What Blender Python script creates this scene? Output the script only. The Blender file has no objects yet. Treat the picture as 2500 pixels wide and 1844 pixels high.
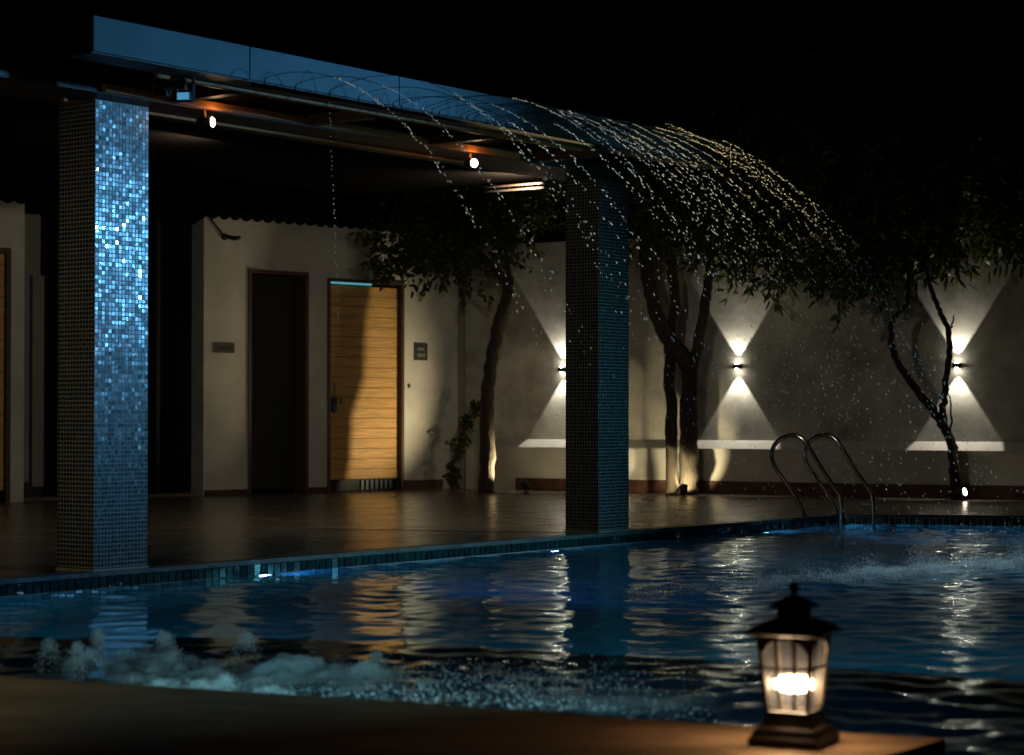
import bpy, bmesh, math, random
import numpy as np
from mathutils import Vector, Matrix, Euler
random.seed(7); np.random.seed(7)
R = math.radians
F = 5160.0          # focal length in photograph pixels
CAMH = 0.74
HOR = 1018.0
sc = bpy.context.scene

# ------------------------------------------------------------------ camera
cam_d = bpy.data.cameras.new('camera'); cam = bpy.data.objects.new('camera', cam_d)
sc.collection.objects.link(cam); sc.camera = cam
cam_d.sensor_width = 36.0; cam_d.lens = 36.0 * F / 2500.0
cam.location = (0, 0, CAMH)
cam.rotation_euler = (R(90) + math.atan((HOR - 922) / F), 0, 0)
cam_d.clip_end = 600; cam_d.clip_start = 0.1
cam_d.dof.use_dof = True; cam_d.dof.focus_distance = 12.6; cam_d.dof.aperture_fstop = 3.5
cam_d.dof.aperture_blades = 9

# ------------------------------------------------------------------ world (night)
w = bpy.data.worlds.new('World'); sc.world = w; w.use_nodes = True
nt = w.node_tree; nt.nodes.clear()
sky = nt.nodes.new('ShaderNodeTexSky'); sky.sky_type = 'NISHITA'; sky.sun_disc = False
sky.sun_elevation = R(-6); sky.sun_rotation = R(200)
bg = nt.nodes.new('ShaderNodeBackground'); bg.inputs['Strength'].default_value = 0.0035
ow = nt.nodes.new('ShaderNodeOutputWorld')
nt.links.new(sky.outputs[0], bg.inputs[0]); nt.links.new(bg.outputs[0], ow.inputs[0])
sc.view_settings.view_transform = 'Standard'; sc.view_settings.look = 'None'
sc.view_settings.exposure = 0.0; sc.view_settings.gamma = 1.0
sc.cycles.use_denoising = True
sc.cycles.max_bounces = 8; sc.cycles.transparent_max_bounces = 16
sc.cycles.sample_clamp_indirect = 6.0
sc.cycles.caustics_reflective = False; sc.cycles.caustics_refractive = False

D1 = Vector((.6, .8, 0)); D2 = Vector((-.8, .6, 0))
PA = math.atan2(.8, .6)

def lamp(kind, name, loc, color, power, target=None, size=.05, angle=60, blend=.3, sx=None, sy=None):
    d = bpy.data.lights.new(name, kind); d.energy = power; d.color = color
    if kind == 'AREA':
        d.shape = 'RECTANGLE'; d.size = sx; d.size_y = sy
    else:
        d.shadow_soft_size = size
    if kind == 'SPOT':
        d.spot_size = R(angle); d.spot_blend = blend
    o = bpy.data.objects.new(name, d); sc.collection.objects.link(o); o.location = loc
    if target is not None:
        o.rotation_euler = (Vector(target) - Vector(loc)).to_track_quat('-Z', 'Y').to_euler()
    return o

# off-frame blue pool floodlight, then unseen spots added to brighten single areas
lamp('SPOT', 'blue_floodlight', (5.6, 10.9, 2.15), (.13, .47, .90), 1450, (-1.75, 9.75, 1.75), .10, 32, 1.0)
lamp('SPOT', 'blue_column_fill', (5.1, 11.7, .75), (.11, .46, .60), 260, (.4, 12.5, .85), .12, 46, .9)  # added spot standing in for pool light spilling onto column and coping
lamp('SPOT', 'spa_foam_fill', (3.2, 7.6, 2.2), (.26, .52, .62), 150, (-.45, 6.55, .0), .05, 38, .7)  # unseen spot added to brighten the spa foam
lamp('SPOT', 'splash_fill', (5.2, 10.2, 1.9), (.34, .56, .74), 620, (1.9, 11.1, 0), .08, 50, 1.0)  # another added spot, lifts the splashes where the jets land
lamp('SPOT', 'warm_column_fill', (-3.7, 6.5, 1.25), (1.0, .78, .42), 48, (-1.7, 10.5, .9), .10, 48, 1.0)  # added over the pool corner to light the columns' left faces
lamp('SPOT', 'warm_jet_fill', (4.30, 17.6, 2.95), (1.0, .82, .40), 10500, (.95, 11.3, 2.46), .08, 20, .8)  # strong unseen spot added to make the falling drops shine

def pl(d1, d2, z): return tuple(D1 * d1 + D2 * d2 + Vector((0, 0, z)))
for a_, b_, e_ in ((8.4, 8.5, 7), (10.9, 8.15, 30)):
    lamp('AREA', 'white_wall_fill', pl(a_, b_, 2.22), (1.0, .85, .62), e_, pl(a_ + (3 if a_ > 10 else -.5), b_ + 6, 1.0), sx=.30, sy=.05)  # hidden area lights added under the roof to wash the white walls

# ------------------------------------------------------------------ helpers
def on_ground(px, py, h=0.0):
    y = (CAMH - h) * F / (py - HOR)
    return Vector(((px - 1250) / F * y, y, h))
def at_depth(px, py, y):
    return Vector(((px - 1250) / F * y, y, CAMH - (py - HOR) / F * y))

def tag(o, label=None, cat=None, group=None, kind=None):
    if label: o['label'] = label
    if cat: o['category'] = cat
    if group: o['group'] = group
    if kind: o['kind'] = kind
    return o
def empty(name, loc=(0, 0, 0), rz=0.0, label=None, cat=None, group=None, kind=None):
    o = bpy.data.objects.new(name, None); sc.collection.objects.link(o)
    o.location = loc; o.rotation_euler = (0, 0, rz); o.empty_display_size = .1
    return tag(o, label, cat, group, kind)

class MB:
    def __init__(s): s.v = []; s.f = []; s.m = []
    def add(s, vs, fs, mi=0):
        b = len(s.v); s.v += [tuple(p) for p in vs]
        for f in fs: s.f.append(tuple(b + i for i in f)); s.m.append(mi)
    def box(s, x0, x1, y0, y1, z0, z1, mi=0, M=None):
        p = [Vector((x, y, z)) for z in (z0, z1) for y in (y0, y1) for x in (x0, x1)]
        if M is not None: p = [M @ q for q in p]
        s.add(p, [(0, 2, 3, 1), (4, 5, 7, 6), (0, 1, 5, 4), (2, 6, 7, 3), (0, 4, 6, 2), (1, 3, 7, 5)], mi)
    def tube(s, pts, rad, n=10, mi=0, caps=True):
        pts = [Vector(p) for p in pts]
        if not isinstance(rad, (list, tuple)): rad = [rad] * len(pts)
        rings = []; up = Vector((.3, .2, 1)).normalized(); prev = None
        for i, p in enumerate(pts):
            t = (pts[min(i + 1, len(pts) - 1)] - pts[max(i - 1, 0)]).normalized()
            if prev is None:
                a = t.cross(Vector((1, 0, 0)) if abs(t.z) > .8 else Vector((0, 0, 1))).normalized()
            else:
                a = (prev - t * prev.dot(t)).normalized()
            prev = a; b = t.cross(a)
            rings.append([p + (a * math.cos(2 * math.pi * k / n) + b * math.sin(2 * math.pi * k / n)) * rad[i] for k in range(n)])
        vs = [q for r_ in rings for q in r_]; fs = []
        for i in range(len(pts) - 1):
            for k in range(n):
                k2 = (k + 1) % n
                fs.append((i * n + k, i * n + k2, (i + 1) * n + k2, (i + 1) * n + k))
        if caps:
            fs.append(tuple(range(n))[::-1]); fs.append(tuple((len(pts) - 1) * n + k for k in range(n)))
        s.add(vs, fs, mi)
    def lathe(s, prof, n=24, c=(0, 0, 0), mi=0, rot=0.0, sq=None):
        # prof: (radius, z); n=4 makes a square section
        vs = []; fs = []
        for r_, z in prof:
            for k in range(n):
                a = rot + 2 * math.pi * k / n
                vs.append((c[0] + r_ * math.cos(a), c[1] + r_ * math.sin(a), c[2] + z))
        for i in range(len(prof) - 1):
            for k in range(n):
                k2 = (k + 1) % n
                fs.append((i * n + k, i * n + k2, (i + 1) * n + k2, (i + 1) * n + k))
        fs.append(tuple(range(n))[::-1]); fs.append(tuple((len(prof) - 1) * n + k for k in range(n)))
        s.add(vs, fs, mi)
    def build(s, name, mat, parent=None, smooth=False, bevel=0.0):
        me = bpy.data.meshes.new(name); me.from_pydata(s.v, [], s.f)
        mats = mat if isinstance(mat, (list, tuple)) else [mat]
        for m in mats: me.materials.append(m)
        if len(mats) > 1: me.polygons.foreach_set('material_index', s.m)
        if smooth: me.polygons.foreach_set('use_smooth', [True] * len(me.polygons))
        me.update()
        o = bpy.data.objects.new(name, me); sc.collection.objects.link(o)
        if parent is not None: o.parent = parent
        if bevel:
            b = o.modifiers.new('b', 'BEVEL'); b.width = bevel; b.segments = 2; b.limit_method = 'ANGLE'
        return o

def mat(name, base=(.5, .5, .5), rough=.5, metal=0.0, var=0.0, scale=5.0, bump=0.0, bscale=40.0, col2=None,
        emit=None, estr=0.0, trans=0.0, ior=1.45, coat=0.0, spec=.5, rvar=0.0, stretch=None):
    m = bpy.data.materials.new(name); m.use_nodes = True; n = m.node_tree; L = n.links
    p = n.nodes['Principled BSDF']
    p.inputs['Base Color'].default_value = (*base, 1); p.inputs['Roughness'].default_value = rough
    p.inputs['Metallic'].default_value = metal; p.inputs['IOR'].default_value = ior
    p.inputs['Transmission Weight'].default_value = trans
    p.inputs['Coat Weight'].default_value = coat; p.inputs['Specular IOR Level'].default_value = spec
    if emit: p.inputs['Emission Color'].default_value = (*emit, 1); p.inputs['Emission Strength'].default_value = estr
    tc = n.nodes.new('ShaderNodeTexCoord'); src = tc.outputs['Object']
    if stretch:
        mp = n.nodes.new('ShaderNodeMapping'); mp.inputs['Scale'].default_value = stretch
        L.new(src, mp.inputs['Vector']); src = mp.outputs[0]
    if var or col2:
        no = n.nodes.new('ShaderNodeTexNoise'); no.inputs['Scale'].default_value = scale; no.inputs['Detail'].default_value = 8
        no.inputs['Roughness'].default_value = .65; L.new(src, no.inputs['Vector'])
        r_ = n.nodes.new('ShaderNodeValToRGB'); r_.color_ramp.elements[0].position = .3; r_.color_ramp.elements[1].position = .7
        c2 = col2 or tuple(c * (1 - var) for c in base)
        r_.color_ramp.elements[0].color = (*c2, 1); r_.color_ramp.elements[1].color = (*[min(1, c * (1 + var * .4)) for c in base], 1)
        L.new(no.outputs[0], r_.inputs[0]); L.new(r_.outputs[0], p.inputs['Base Color'])
        if rvar:
            mr = n.nodes.new('ShaderNodeMapRange'); mr.inputs['To Min'].default_value = max(.02, rough - rvar); mr.inputs['To Max'].default_value = rough + rvar
            L.new(no.outputs[0], mr.inputs[0]); L.new(mr.outputs[0], p.inputs['Roughness'])
    if bump:
        nb = n.nodes.new('ShaderNodeTexNoise'); nb.inputs['Scale'].default_value = bscale; nb.inputs['Detail'].default_value = 6
        L.new(src, nb.inputs['Vector'])
        b = n.nodes.new('ShaderNodeBump'); b.inputs['Strength'].default_value = bump; b.inputs['Distance'].default_value = .02
        L.new(nb.outputs[0], b.inputs['Height']); L.new(b.outputs[0], p.inputs['Normal'])
    return m

M = {}
M['plaster'] = mat('plaster', (.52, .51, .47), .85, var=.30, scale=1.6, bump=.05, bscale=30)
M['plaster_stained'] = mat('plaster_stained', (.46, .455, .425), .85, var=.55, scale=1.9, bump=.05, bscale=22)
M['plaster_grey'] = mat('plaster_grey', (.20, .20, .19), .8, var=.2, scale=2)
M['ledge'] = mat('ledge', (.46, .455, .43), .7, var=.2, scale=6, bump=.2)
M['brick'] = mat('skirting_brick', (.085, .036, .024), .8, var=.5, scale=9, bump=.5)
M['deck'] = mat('deck_stone', (.125, .105, .08), .26, var=.45, scale=3.0, bump=.02, bscale=60, rvar=.07)
M['near_deck'] = mat('near_deck_stone', (.56, .36, .21), .6, var=.5, scale=2.6, bump=.3, bscale=30, stretch=(1, 2.5, 1))
M['coping'] = mat('coping_stone', (.10, .13, .13), .35, var=.4, scale=8, bump=.2)
M['joint'] = mat('joint', (.05, .045, .04), .8)
M['grout'] = mat('grout', (.42, .40, .36), .8, var=.25, scale=12)
M['tile_a'] = mat('tile_teal_glass', (.012, .034, .045), .25, coat=.15, spec=.6)
M['tile_b'] = mat('tile_navy_glass', (.014, .024, .045), .32, coat=.1, spec=.5)
M['tile_c'] = mat('tile_umber_glass', (.024, .022, .028), .38, coat=.1, spec=.4)
M['band_a'] = mat('band_tile_teal', (.010, .05, .05), .15, coat=.5)
M['band_b'] = mat('band_tile_dark', (.008, .028, .035), .22, coat=.5)
M['pool_tile'] = mat('pool_mosaic', (.11, .29, .35), .35, var=.3, scale=14)
M['dark_tile'] = mat('dark_tile', (.02, .03, .035), .3, var=.3, scale=10)
M['fascia'] = mat('fascia_panel_paint', (.085, .140, .158), .7, var=.22, scale=2.2)
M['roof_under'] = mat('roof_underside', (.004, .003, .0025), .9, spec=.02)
M['wood_dark'] = mat('soffit_wood', (.030, .011, .005), .5, var=.5, scale=4, stretch=(.6, 8, 8), bump=.2)
M['trim'] = mat('bronze_trim', (.42, .15, .04), .5, spec=.15, var=.2, scale=20)
M['steel'] = mat('polished_steel', (.62, .60, .56), .16, metal=1.0)
M['black_metal'] = mat('black_metal', (.02, .02, .02), .45, metal=.3)
M['lantern_metal'] = mat('lantern_metal', (.04, .034, .024), .6, metal=.2, var=.3, scale=20)
M['door_wood'] = mat('door_wood', (.57, .33, .115), .6, var=.5, scale=3.0, stretch=(1.2, 8, 26), bump=.15)
M['frame_wood'] = mat('frame_wood', (.07, .045, .035), .5, var=.3, scale=8)
M['frame_red'] = mat('frame_red_wood', (.11, .06, .05), .45, var=.3, scale=8)
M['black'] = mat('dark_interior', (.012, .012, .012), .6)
M['black_glass'] = mat('black_glass', (.004, .005, .007), .12, spec=.3)
M['teal_panel'] = mat('teal_louvre', (.01, .05, .06), .4)
M['gap_glow'] = mat('lit_door_gap', (.35, .55, .65), .4, emit=(.12, .50, .60), estr=.55)  # emission put in for light showing through the gap above the door
M['bark'] = mat('bark', (.034, .027, .019), .9, var=.55, scale=9, bump=.9, bscale=28, stretch=(2, 2, .6))
M['bark_dark'] = mat('bark_dark', (.06, .047, .035), .9, var=.5, scale=9, bump=.9, bscale=28, stretch=(2, 2, .6))
M['leaf_a'] = mat('leaf_green', (.045, .058, .012), .5)
M['leaf_b'] = mat('leaf_dark', (.022, .032, .009), .5)
M['leaf_c'] = mat('leaf_yellow', (.11, .10, .02), .5)
M['roof_tile'] = mat('roof_clay', (.005, .004, .0035), .9, var=.4, scale=10, spec=.03)
M['sign'] = mat('sign_plate', (.07, .07, .055), .5)
M['sign_dark'] = mat('sign_dark', (.03, .035, .035), .5)
M['sign_mark'] = mat('sign_mark', (.22, .22, .20), .6)
M['lamp_hot'] = mat('lit_lens', (1, 1, 1), .3, emit=(1, .86, .62), estr=14)
M['wall_lens'] = mat('wall_lamp_lens', (1, 1, 1), .3, emit=(1, .90, .70), estr=120)
M['pool_lens'] = mat('pool_light_lens', (.8, .9, 1), .3, emit=(.25, .40, 1.0), estr=30)
M['pool_lens_w'] = mat('pool_light_lens_green', (.8, .9, 1), .3, emit=(.35, .95, .90), estr=14)
M['flood_lens'] = mat('flood_lens', (.3, .6, .8), .25, emit=(.10, .45, .75), estr=.55, bump=.5, bscale=90)
M['drop'] = mat('water_drop', (.85, .85, .80), .12, spec=.9)
M['stream'] = mat('water_stream', (.02, .03, .035), .15)

def leafy(m):
    p = m.node_tree.nodes['Principled BSDF']; n = m.node_tree
    tr = n.nodes.new('ShaderNodeBsdfTranslucent'); c = p.inputs['Base Color'].default_value
    tr.inputs[0].default_value = (c[0] * 1.5, c[1] * 1.6, c[2], 1)
    mx = n.nodes.new('ShaderNodeMixShader'); mx.inputs[0].default_value = .35
    n.links.new(p.outputs[0], mx.inputs[1]); n.links.new(tr.outputs[0], mx.inputs[2])
    n.links.new(mx.outputs[0], n.nodes['Material Output'].inputs['Surface'])
for k in ('leaf_a', 'leaf_b', 'leaf_c'): leafy(M[k])
leafy(M['drop']); M['drop'].node_tree.nodes['Translucent BSDF'].inputs[0].default_value = (.85, .85, .85, 1)

# frosted lantern glass
def frosted():
    m = bpy.data.materials.new('frosted_glass'); m.use_nodes = True; n = m.node_tree; n.nodes.clear(); L = n.links
    o = n.nodes.new('ShaderNodeOutputMaterial'); t = n.nodes.new('ShaderNodeBsdfTranslucent'); t.inputs[0].default_value = (.0112, .0117, .0123, 1)
    tr = n.nodes.new('ShaderNodeBsdfTransparent'); tr.inputs[0].default_value = (.82, .74, .62, 1)
    g = n.nodes.new('ShaderNodeBsdfGlossy'); g.inputs['Roughness'].default_value = .3
    wv = n.nodes.new('ShaderNodeTexWave'); wv.inputs['Scale'].default_value = 55; wv.inputs['Distortion'].default_value = 1.2
    tc = n.nodes.new('ShaderNodeTexCoord'); L.new(tc.outputs['Object'], wv.inputs['Vector'])
    mr = n.nodes.new('ShaderNodeMapRange'); mr.inputs['To Min'].default_value = .45; mr.inputs['To Max'].default_value = .62
    L.new(wv.outputs['Fac'], mr.inputs[0]); mr.inputs['To Min'].default_value = .32; mr.inputs['To Max'].default_value = .44
    a = n.nodes.new('ShaderNodeMixShader'); L.new(mr.outputs[0], a.inputs[0]); L.new(t.outputs[0], a.inputs[1]); L.new(tr.outputs[0], a.inputs[2])
    b = n.nodes.new('ShaderNodeMixShader'); b.inputs[0].default_value = .05; L.new(a.outputs[0], b.inputs[1]); L.new(g.outputs[0], b.inputs[2])
    L.new(b.outputs[0], o.inputs[0]); return m
M['frosted'] = frosted()

def water_mat():
    m = bpy.data.materials.new('pool_water'); m.use_nodes = True; n = m.node_tree; n.nodes.clear(); L = n.links
    o = n.nodes.new('ShaderNodeOutputMaterial')
    g = n.nodes.new('ShaderNodeBsdfGlass'); g.inputs['IOR'].default_value = 1.33; g.inputs['Roughness'].default_value = .012
    g.inputs['Color'].default_value = (.80, .93, .96, 1)
    tc = n.nodes.new('ShaderNodeTexCoord')
    n1 = n.nodes.new('ShaderNodeTexNoise'); n1.inputs['Scale'].default_value = 9; n1.inputs['Detail'].default_value = 5
    n2 = n.nodes.new('ShaderNodeTexNoise'); n2.inputs['Scale'].default_value = 34; n2.inputs['Detail'].default_value = 3
    L.new(tc.outputs['Object'], n1.inputs['Vector']); L.new(tc.outputs['Object'], n2.inputs['Vector'])
    b1 = n.nodes.new('ShaderNodeBump'); b1.inputs['Strength'].default_value = .16; b1.inputs['Distance'].default_value = .02
    b2 = n.nodes.new('ShaderNodeBump'); b2.inputs['Strength'].default_value = .14; b2.inputs['Distance'].default_value = .006
    L.new(n1.outputs[0], b1.inputs['Height']); L.new(n2.outputs[0], b2.inputs['Height']); L.new(b1.outputs[0], b2.inputs['Normal'])
    L.new(b2.outputs[0], g.inputs['Normal'])
    # suspended air bubbles make the churned water slightly milky
    df = n.nodes.new('ShaderNodeBsdfDiffuse'); df.inputs[0].default_value = (.05, .26, .38, 1); L.new(b2.outputs[0], df.inputs['Normal'])
    mx = n.nodes.new('ShaderNodeMixShader'); mx.inputs[0].default_value = .07
    L.new(g.outputs[0], mx.inputs[1]); L.new(df.outputs[0], mx.inputs[2]); L.new(mx.outputs[0], o.inputs[0])
    return m
M['water'] = water_mat()

def foam_mat():
    m = bpy.data.materials.new('foam'); m.use_nodes = True; n = m.node_tree; L = n.links
    p = n.nodes['Principled BSDF']; p.inputs['Base Color'].default_value = (.62, .70, .70, 1); p.inputs['Roughness'].default_value = .45
    tc = n.nodes.new('ShaderNodeTexCoord'); no = n.nodes.new('ShaderNodeTexNoise'); no.inputs['Scale'].default_value = 16; no.inputs['Detail'].default_value = 10
    no.inputs['Roughness'].default_value = .7
    at = n.nodes.new('ShaderNodeAttribute'); at.attribute_name = 'cover'
    ad = n.nodes.new('ShaderNodeMath'); ad.operation = 'ADD'; mr = n.nodes.new('ShaderNodeMapRange')
    mr.inputs['From Min'].default_value = .78; mr.inputs['From Max'].default_value = 1.5; mr.inputs['To Max'].default_value = .65
    L.new(tc.outputs['Object'], no.inputs['Vector']); L.new(no.outputs[0], ad.inputs[0]); L.new(at.outputs['Fac'], ad.inputs[1])
    L.new(ad.outputs[0], mr.inputs[0]); L.new(mr.outputs[0], p.inputs['Alpha'])
    n2 = n.nodes.new('ShaderNodeTexNoise'); n2.inputs['Scale'].default_value = 60; n2.inputs['Detail'].default_value = 5
    b = n.nodes.new('ShaderNodeBump'); b.inputs['Strength'].default_value = .8; b.inputs['Distance'].default_value = .012
    L.new(tc.outputs['Object'], n2.inputs['Vector']); L.new(n2.outputs[0], b.inputs['Height']); L.new(b.outputs[0], p.inputs['Normal'])
    return m
M['foam'] = foam_mat()

# ------------------------------------------------------------------ ground, pool, decks
WZ = -.075                                   # water level
def d12(d1, d2, z=0.0): return D1 * d1 + D2 * d2 + Vector((0, 0, z))
EDGE_D2 = 7.60
C_FAR = Vector((2.52, 16.027, 0))            # far corner of the pool beside the ladder
C_LEFT = Vector((-4.2, 7.067, 0))
FAR_DIR = Vector((1, -.19, 0)).normalized()
R_FAR = C_FAR + FAR_DIR * 7
near_pts = [Vector((-4.2, 7.20, 0)), Vector((-1.46, 6.05, 0)), Vector((-.27, 5.50, 0)), Vector((.447, 5.13, 0)), Vector((.995, 4.87, 0))]
nc = near_pts[-1]; near_tail = nc + Vector((-.6, -.8, 0)) * 1.6

def slab(poly, z0, z1, name, m, **kw):
    mb = MB(); n = len(poly)
    vs = [(p[0], p[1], z1) for p in poly] + [(p[0], p[1], z0) for p in poly]
    fs = [tuple(range(n))] + [tuple(range(2 * n - 1, n - 1, -1))] + [(i, i + n, (i + 1) % n + n, (i + 1) % n) for i in range(n)]
    mb.add(vs, fs); o = mb.build(name, m); tag(o, **kw); return o

far_poly = [C_LEFT, C_FAR, R_FAR, (60, 12), (60, 90), (-60, 90), (-60, 7.067)]
slab(far_poly, -1.35, 0, 'pool_deck', M['deck'], kind='structure', label='polished brown stone deck between pool and white walls')
near_poly = near_pts + [near_tail, (near_tail[0], -6, 0), (-12, -6, 0), (-12, 7.06, 0), (-4.25, 7.06, 0)]
slab(near_poly, -1.35, 0, 'near_deck', M['near_deck'], kind='structure', label='blurred terracotta stone deck in the foreground')
# narrow drain channel crossing the far deck
dr = MB()
a = on_ground(752, 1291.6); b = on_ground(1383, 1301); dd = (b - a).normalized()
a2 = a - dd * .0; nn = Vector((-dd.y, dd.x, 0))
for k in range(14):
    p = a2 + dd * (k * (b - a).length / 13 * 1.02); q = p + dd * ((b - a).length / 13 * 1.02 - .008)
    dr.add([p - nn * .03 + Vector((0, 0, .004)), q - nn * .03 + Vector((0, 0, .004)), q + nn * .03 + Vector((0, 0, .004)), p + nn * .03 + Vector((0, 0, .004))], [(0, 1, 2, 3)])
dr.build('drain_channel', M['joint'])['kind'] = 'structure'
# slab joints in the deck: recessed look through thin dark strips
jt = MB()
for k in range(-2, 22):
    s = 7.95 + k * .0
for i, d2v in enumerate([8.3, 9.0, 9.7, 10.4, 11.1, 11.8, 12.5]):
    p = d12(2, d2v, .003); q = d12(26, d2v, .003); o = D2 * .004
    jt.add([p - o, q - o, q + o, p + o], [(0, 1, 2, 3)])
for i in range(30):
    p = d12(4 + i * .7, 8.0, .0035); q = d12(4 + i * .7, 12.6, .0035); o = D1 * .004
    jt.add([p - o, q - o, q + o, p + o], [(0, 1, 2, 3)])
jt.build('deck_joints', M['joint'])['kind'] = 'structure'

bottom = MB(); bottom.add([(-8, 0, -1.3), (12, 0, -1.3), (12, 20, -1.3), (-8, 20, -1.3)], [(0, 1, 2, 3)])
bottom.build('pool_floor', M['pool_tile'])['kind'] = 'structure'
# pool side walls (just in front of the slabs)
pw = MB()
def wallstrip(mb, p, q, out, z0, z1, th=.02):
    o = out.normalized() * th
    vs = [p, q, q + o, p + o]
    mb.add([(v.x, v.y, z0) for v in vs] + [(v.x, v.y, z1) for v in vs],
           [(0, 3, 2, 1), (4, 5, 6, 7), (0, 1, 5, 4), (1, 2, 6, 5), (2, 3, 7, 6), (3, 0, 4, 7)])
out1 = Vector((.8, -.6, 0)); out2 = Vector((-FAR_DIR.y, FAR_DIR.x, 0)) * -1
wallstrip(pw, C_LEFT, C_FAR, out1, -1.299, -.076)
wallstrip(pw, C_FAR, R_FAR, out2, -1.298, -.0765)
pw.build('pool_wall', M['pool_tile'])['kind'] = 'structure'

# coping with one row of square glass tiles, each tile its own piece
cop = empty('pool_coping', kind='structure'); cop['label'] = 'blue grey pool coping with a row of dark green tiles'
cb = MB()
p, q = C_LEFT, C_FAR + D1 * .0
vs = [p - out1 * .10, q - out1 * .10, q + out1 * .024, p + out1 * .024]
cb.add([(v.x, v.y, -.016) for v in vs] + [(v.x, v.y, .005) for v in vs],
       [(0, 3, 2, 1), (4, 5, 6, 7), (0, 1, 5, 4), (1, 2, 6, 5), (2, 3, 7, 6), (3, 0, 4, 7)])
cb.build('coping_strip', M['coping'], cop)
cb = MB(); p, q = C_FAR, R_FAR
vs = [p - out2 * .10, q - out2 * .10, q + out2 * .024, p + out2 * .024]
cb.add([(v.x, v.y, -.0165) for v in vs] + [(v.x, v.y, .0045) for v in vs],
       [(0, 3, 2, 1), (4, 5, 6, 7), (0, 1, 5, 4), (1, 2, 6, 5), (2, 3, 7, 6), (3, 0, 4, 7)])
cb.build('coping_strip', M['dark_tile'], cop)
tb = MB(); wallstrip(tb, C_LEFT, C_FAR, out1, -.0755, -.0162, .012); wallstrip(tb, C_FAR, R_FAR, out2, -.0755, -.0167, .012)
tb.build('grout_bed', M['grout'], cop)
def chip_mesh(name, sx, sz, th, m, inset=.0015):
    mb = MB(); a, b, i = sx / 2, sz / 2, inset      # local x along, y out (negative), z up
    mb.add([(-a, 0, -b), (a, 0, -b), (a, 0, b), (-a, 0, b), (-a + i, -th, -b + i), (a - i, -th, -b + i), (a - i, -th, b - i), (-a + i, -th, b - i)],
           [(4, 5, 6, 7), (0, 1, 5, 4), (1, 2, 6, 5), (2, 3, 7, 6), (3, 0, 4, 7)])
    me = bpy.data.meshes.new(name); me.from_pydata(mb.v, [], mb.f); me.materials.append(m); return me
bandm = [chip_mesh('pool_tile_a', .0435, .052, .006, M['band_a']), chip_mesh('pool_tile_b', .0435, .052, .006, M['band_b'])]
def band(p, q, out, n_max):
    d = (q - p).normalized(); n = min(int((q - p).length / .05), n_max)
    ang = math.atan2(d.y, d.x)
    for k in range(n):
        c = p + d * (.025 + k * .05) + out * .0125
        o = bpy.data.objects.new('tile', bandm[0 if random.random() < .45 else 1]); sc.collection.objects.link(o)
        o.location = (c.x, c.y, -.0455); o.parent = cop
        o.rotation_euler = (R(random.gauss(0, 2.5)), R(random.gauss(0, .6)), ang + R(random.gauss(0, 2.5)))
band(d12(6.05, EDGE_D2), C_FAR, out1, 200)
band(C_FAR + FAR_DIR * .03, R_FAR, out2, 34)

# spa divider, submerged just below the surface
sp = [on_ground(-300, 1549, WZ), on_ground(700, 1557, WZ), on_ground(1278, 1584, WZ), on_ground(2190, 1637, WZ), on_ground(3000, 1700, WZ)]
dv = MB()
for i in range(len(sp) - 1):
    p, q = sp[i], sp[i + 1]; o = Vector((-.30, -.62, 0)).normalized() * .46
    vs = [p + o, q + o, q, p]
    dv.add([(v.x, v.y, -1.29) for v in vs] + [(v.x, v.y, WZ - .016) for v in vs],
           [(0, 3, 2, 1), (4, 5, 6, 7), (0, 1, 5, 4), (2, 3, 7, 6)])
dv.build('spa_divider', M['dark_tile'])['kind'] = 'structure'

# water surface
def inside(poly, X, Y):
    r_ = np.zeros(X.shape, bool); n = len(poly)
    for i in range(n):
        x0, y0 = poly[i][0], poly[i][1]; x1, y1 = poly[(i + 1) % n][0], poly[(i + 1) % n][1]
        c = ((y0 > Y) != (y1 > Y)) & (X < (x1 - x0) * (Y - y0) / ((y1 - y0) if y1 != y0 else 1e-9) + x0)
        r_ ^= c
    return r_
rs = np.random.RandomState(3)
waves = []
for i in range(70):
    lam = .075 * (1.055 ** i) * rs.uniform(.9, 1.1)
    lam = min(lam, 2.2)
    th = rs.uniform(0, 2 * np.pi); waves.append((2 * np.pi / lam * np.cos(th), 2 * np.pi / lam * np.sin(th), rs.uniform(0, 6.28), lam / (2 * np.pi) * (.0045 + .0135 * math.exp(-(math.log(lam / .21) / .55) ** 2)) * (.55 if lam > .7 else 1)))
def spa_mask(X, Y):
    yd = np.interp(X, [s.x for s in sp], [s.y for s in sp])
    return np.clip((yd - .2 - Y) / .3, 0, 1)
def wave_h(X, Y):
    h = np.zeros(X.shape)
    for kx, ky, ph, am in waves: h += am * np.sin(kx * X + ky * Y + ph)
    d2 = -.8 * X + .6 * Y; d1 = .6 * X + .8 * Y
    spl = np.exp(-((d2 - 5.2) / .5) ** 2) * np.clip((d1 - 7.5) / 1, 0, 1)
    return h * (1 + .9 * spa_mask(X, Y) + 1.0 * spl)
xs = np.arange(-4.6, 6.6, .026); ys = np.arange(3.2, 16.4, .026)
GX, GY = np.meshgrid(xs, ys); GZ = wave_h(GX, GY) + WZ
nx, ny = len(xs), len(ys)
idx = np.arange(nx * ny).reshape(ny, nx)
quads = np.stack([idx[:-1, :-1], idx[:-1, 1:], idx[1:, 1:], idx[1:, :-1]], -1).reshape(-1, 4)
CX = (GX[:-1, :-1] + GX[1:, 1:]).ravel() / 2; CY = (GY[:-1, :-1] + GY[1:, 1:]).ravel() / 2
d2c = -.8 * CX + .6 * CY
keep = ~(inside(far_poly, CX, CY - .06) & inside(far_poly, CX - .04, CY - .08)) & ~inside(near_poly, CX, CY + .06)
quads = quads[keep]
me = bpy.data.meshes.new('pool_water')
used = np.unique(quads); remap = -np.ones(nx * ny, int); remap[used] = np.arange(len(used))
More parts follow.
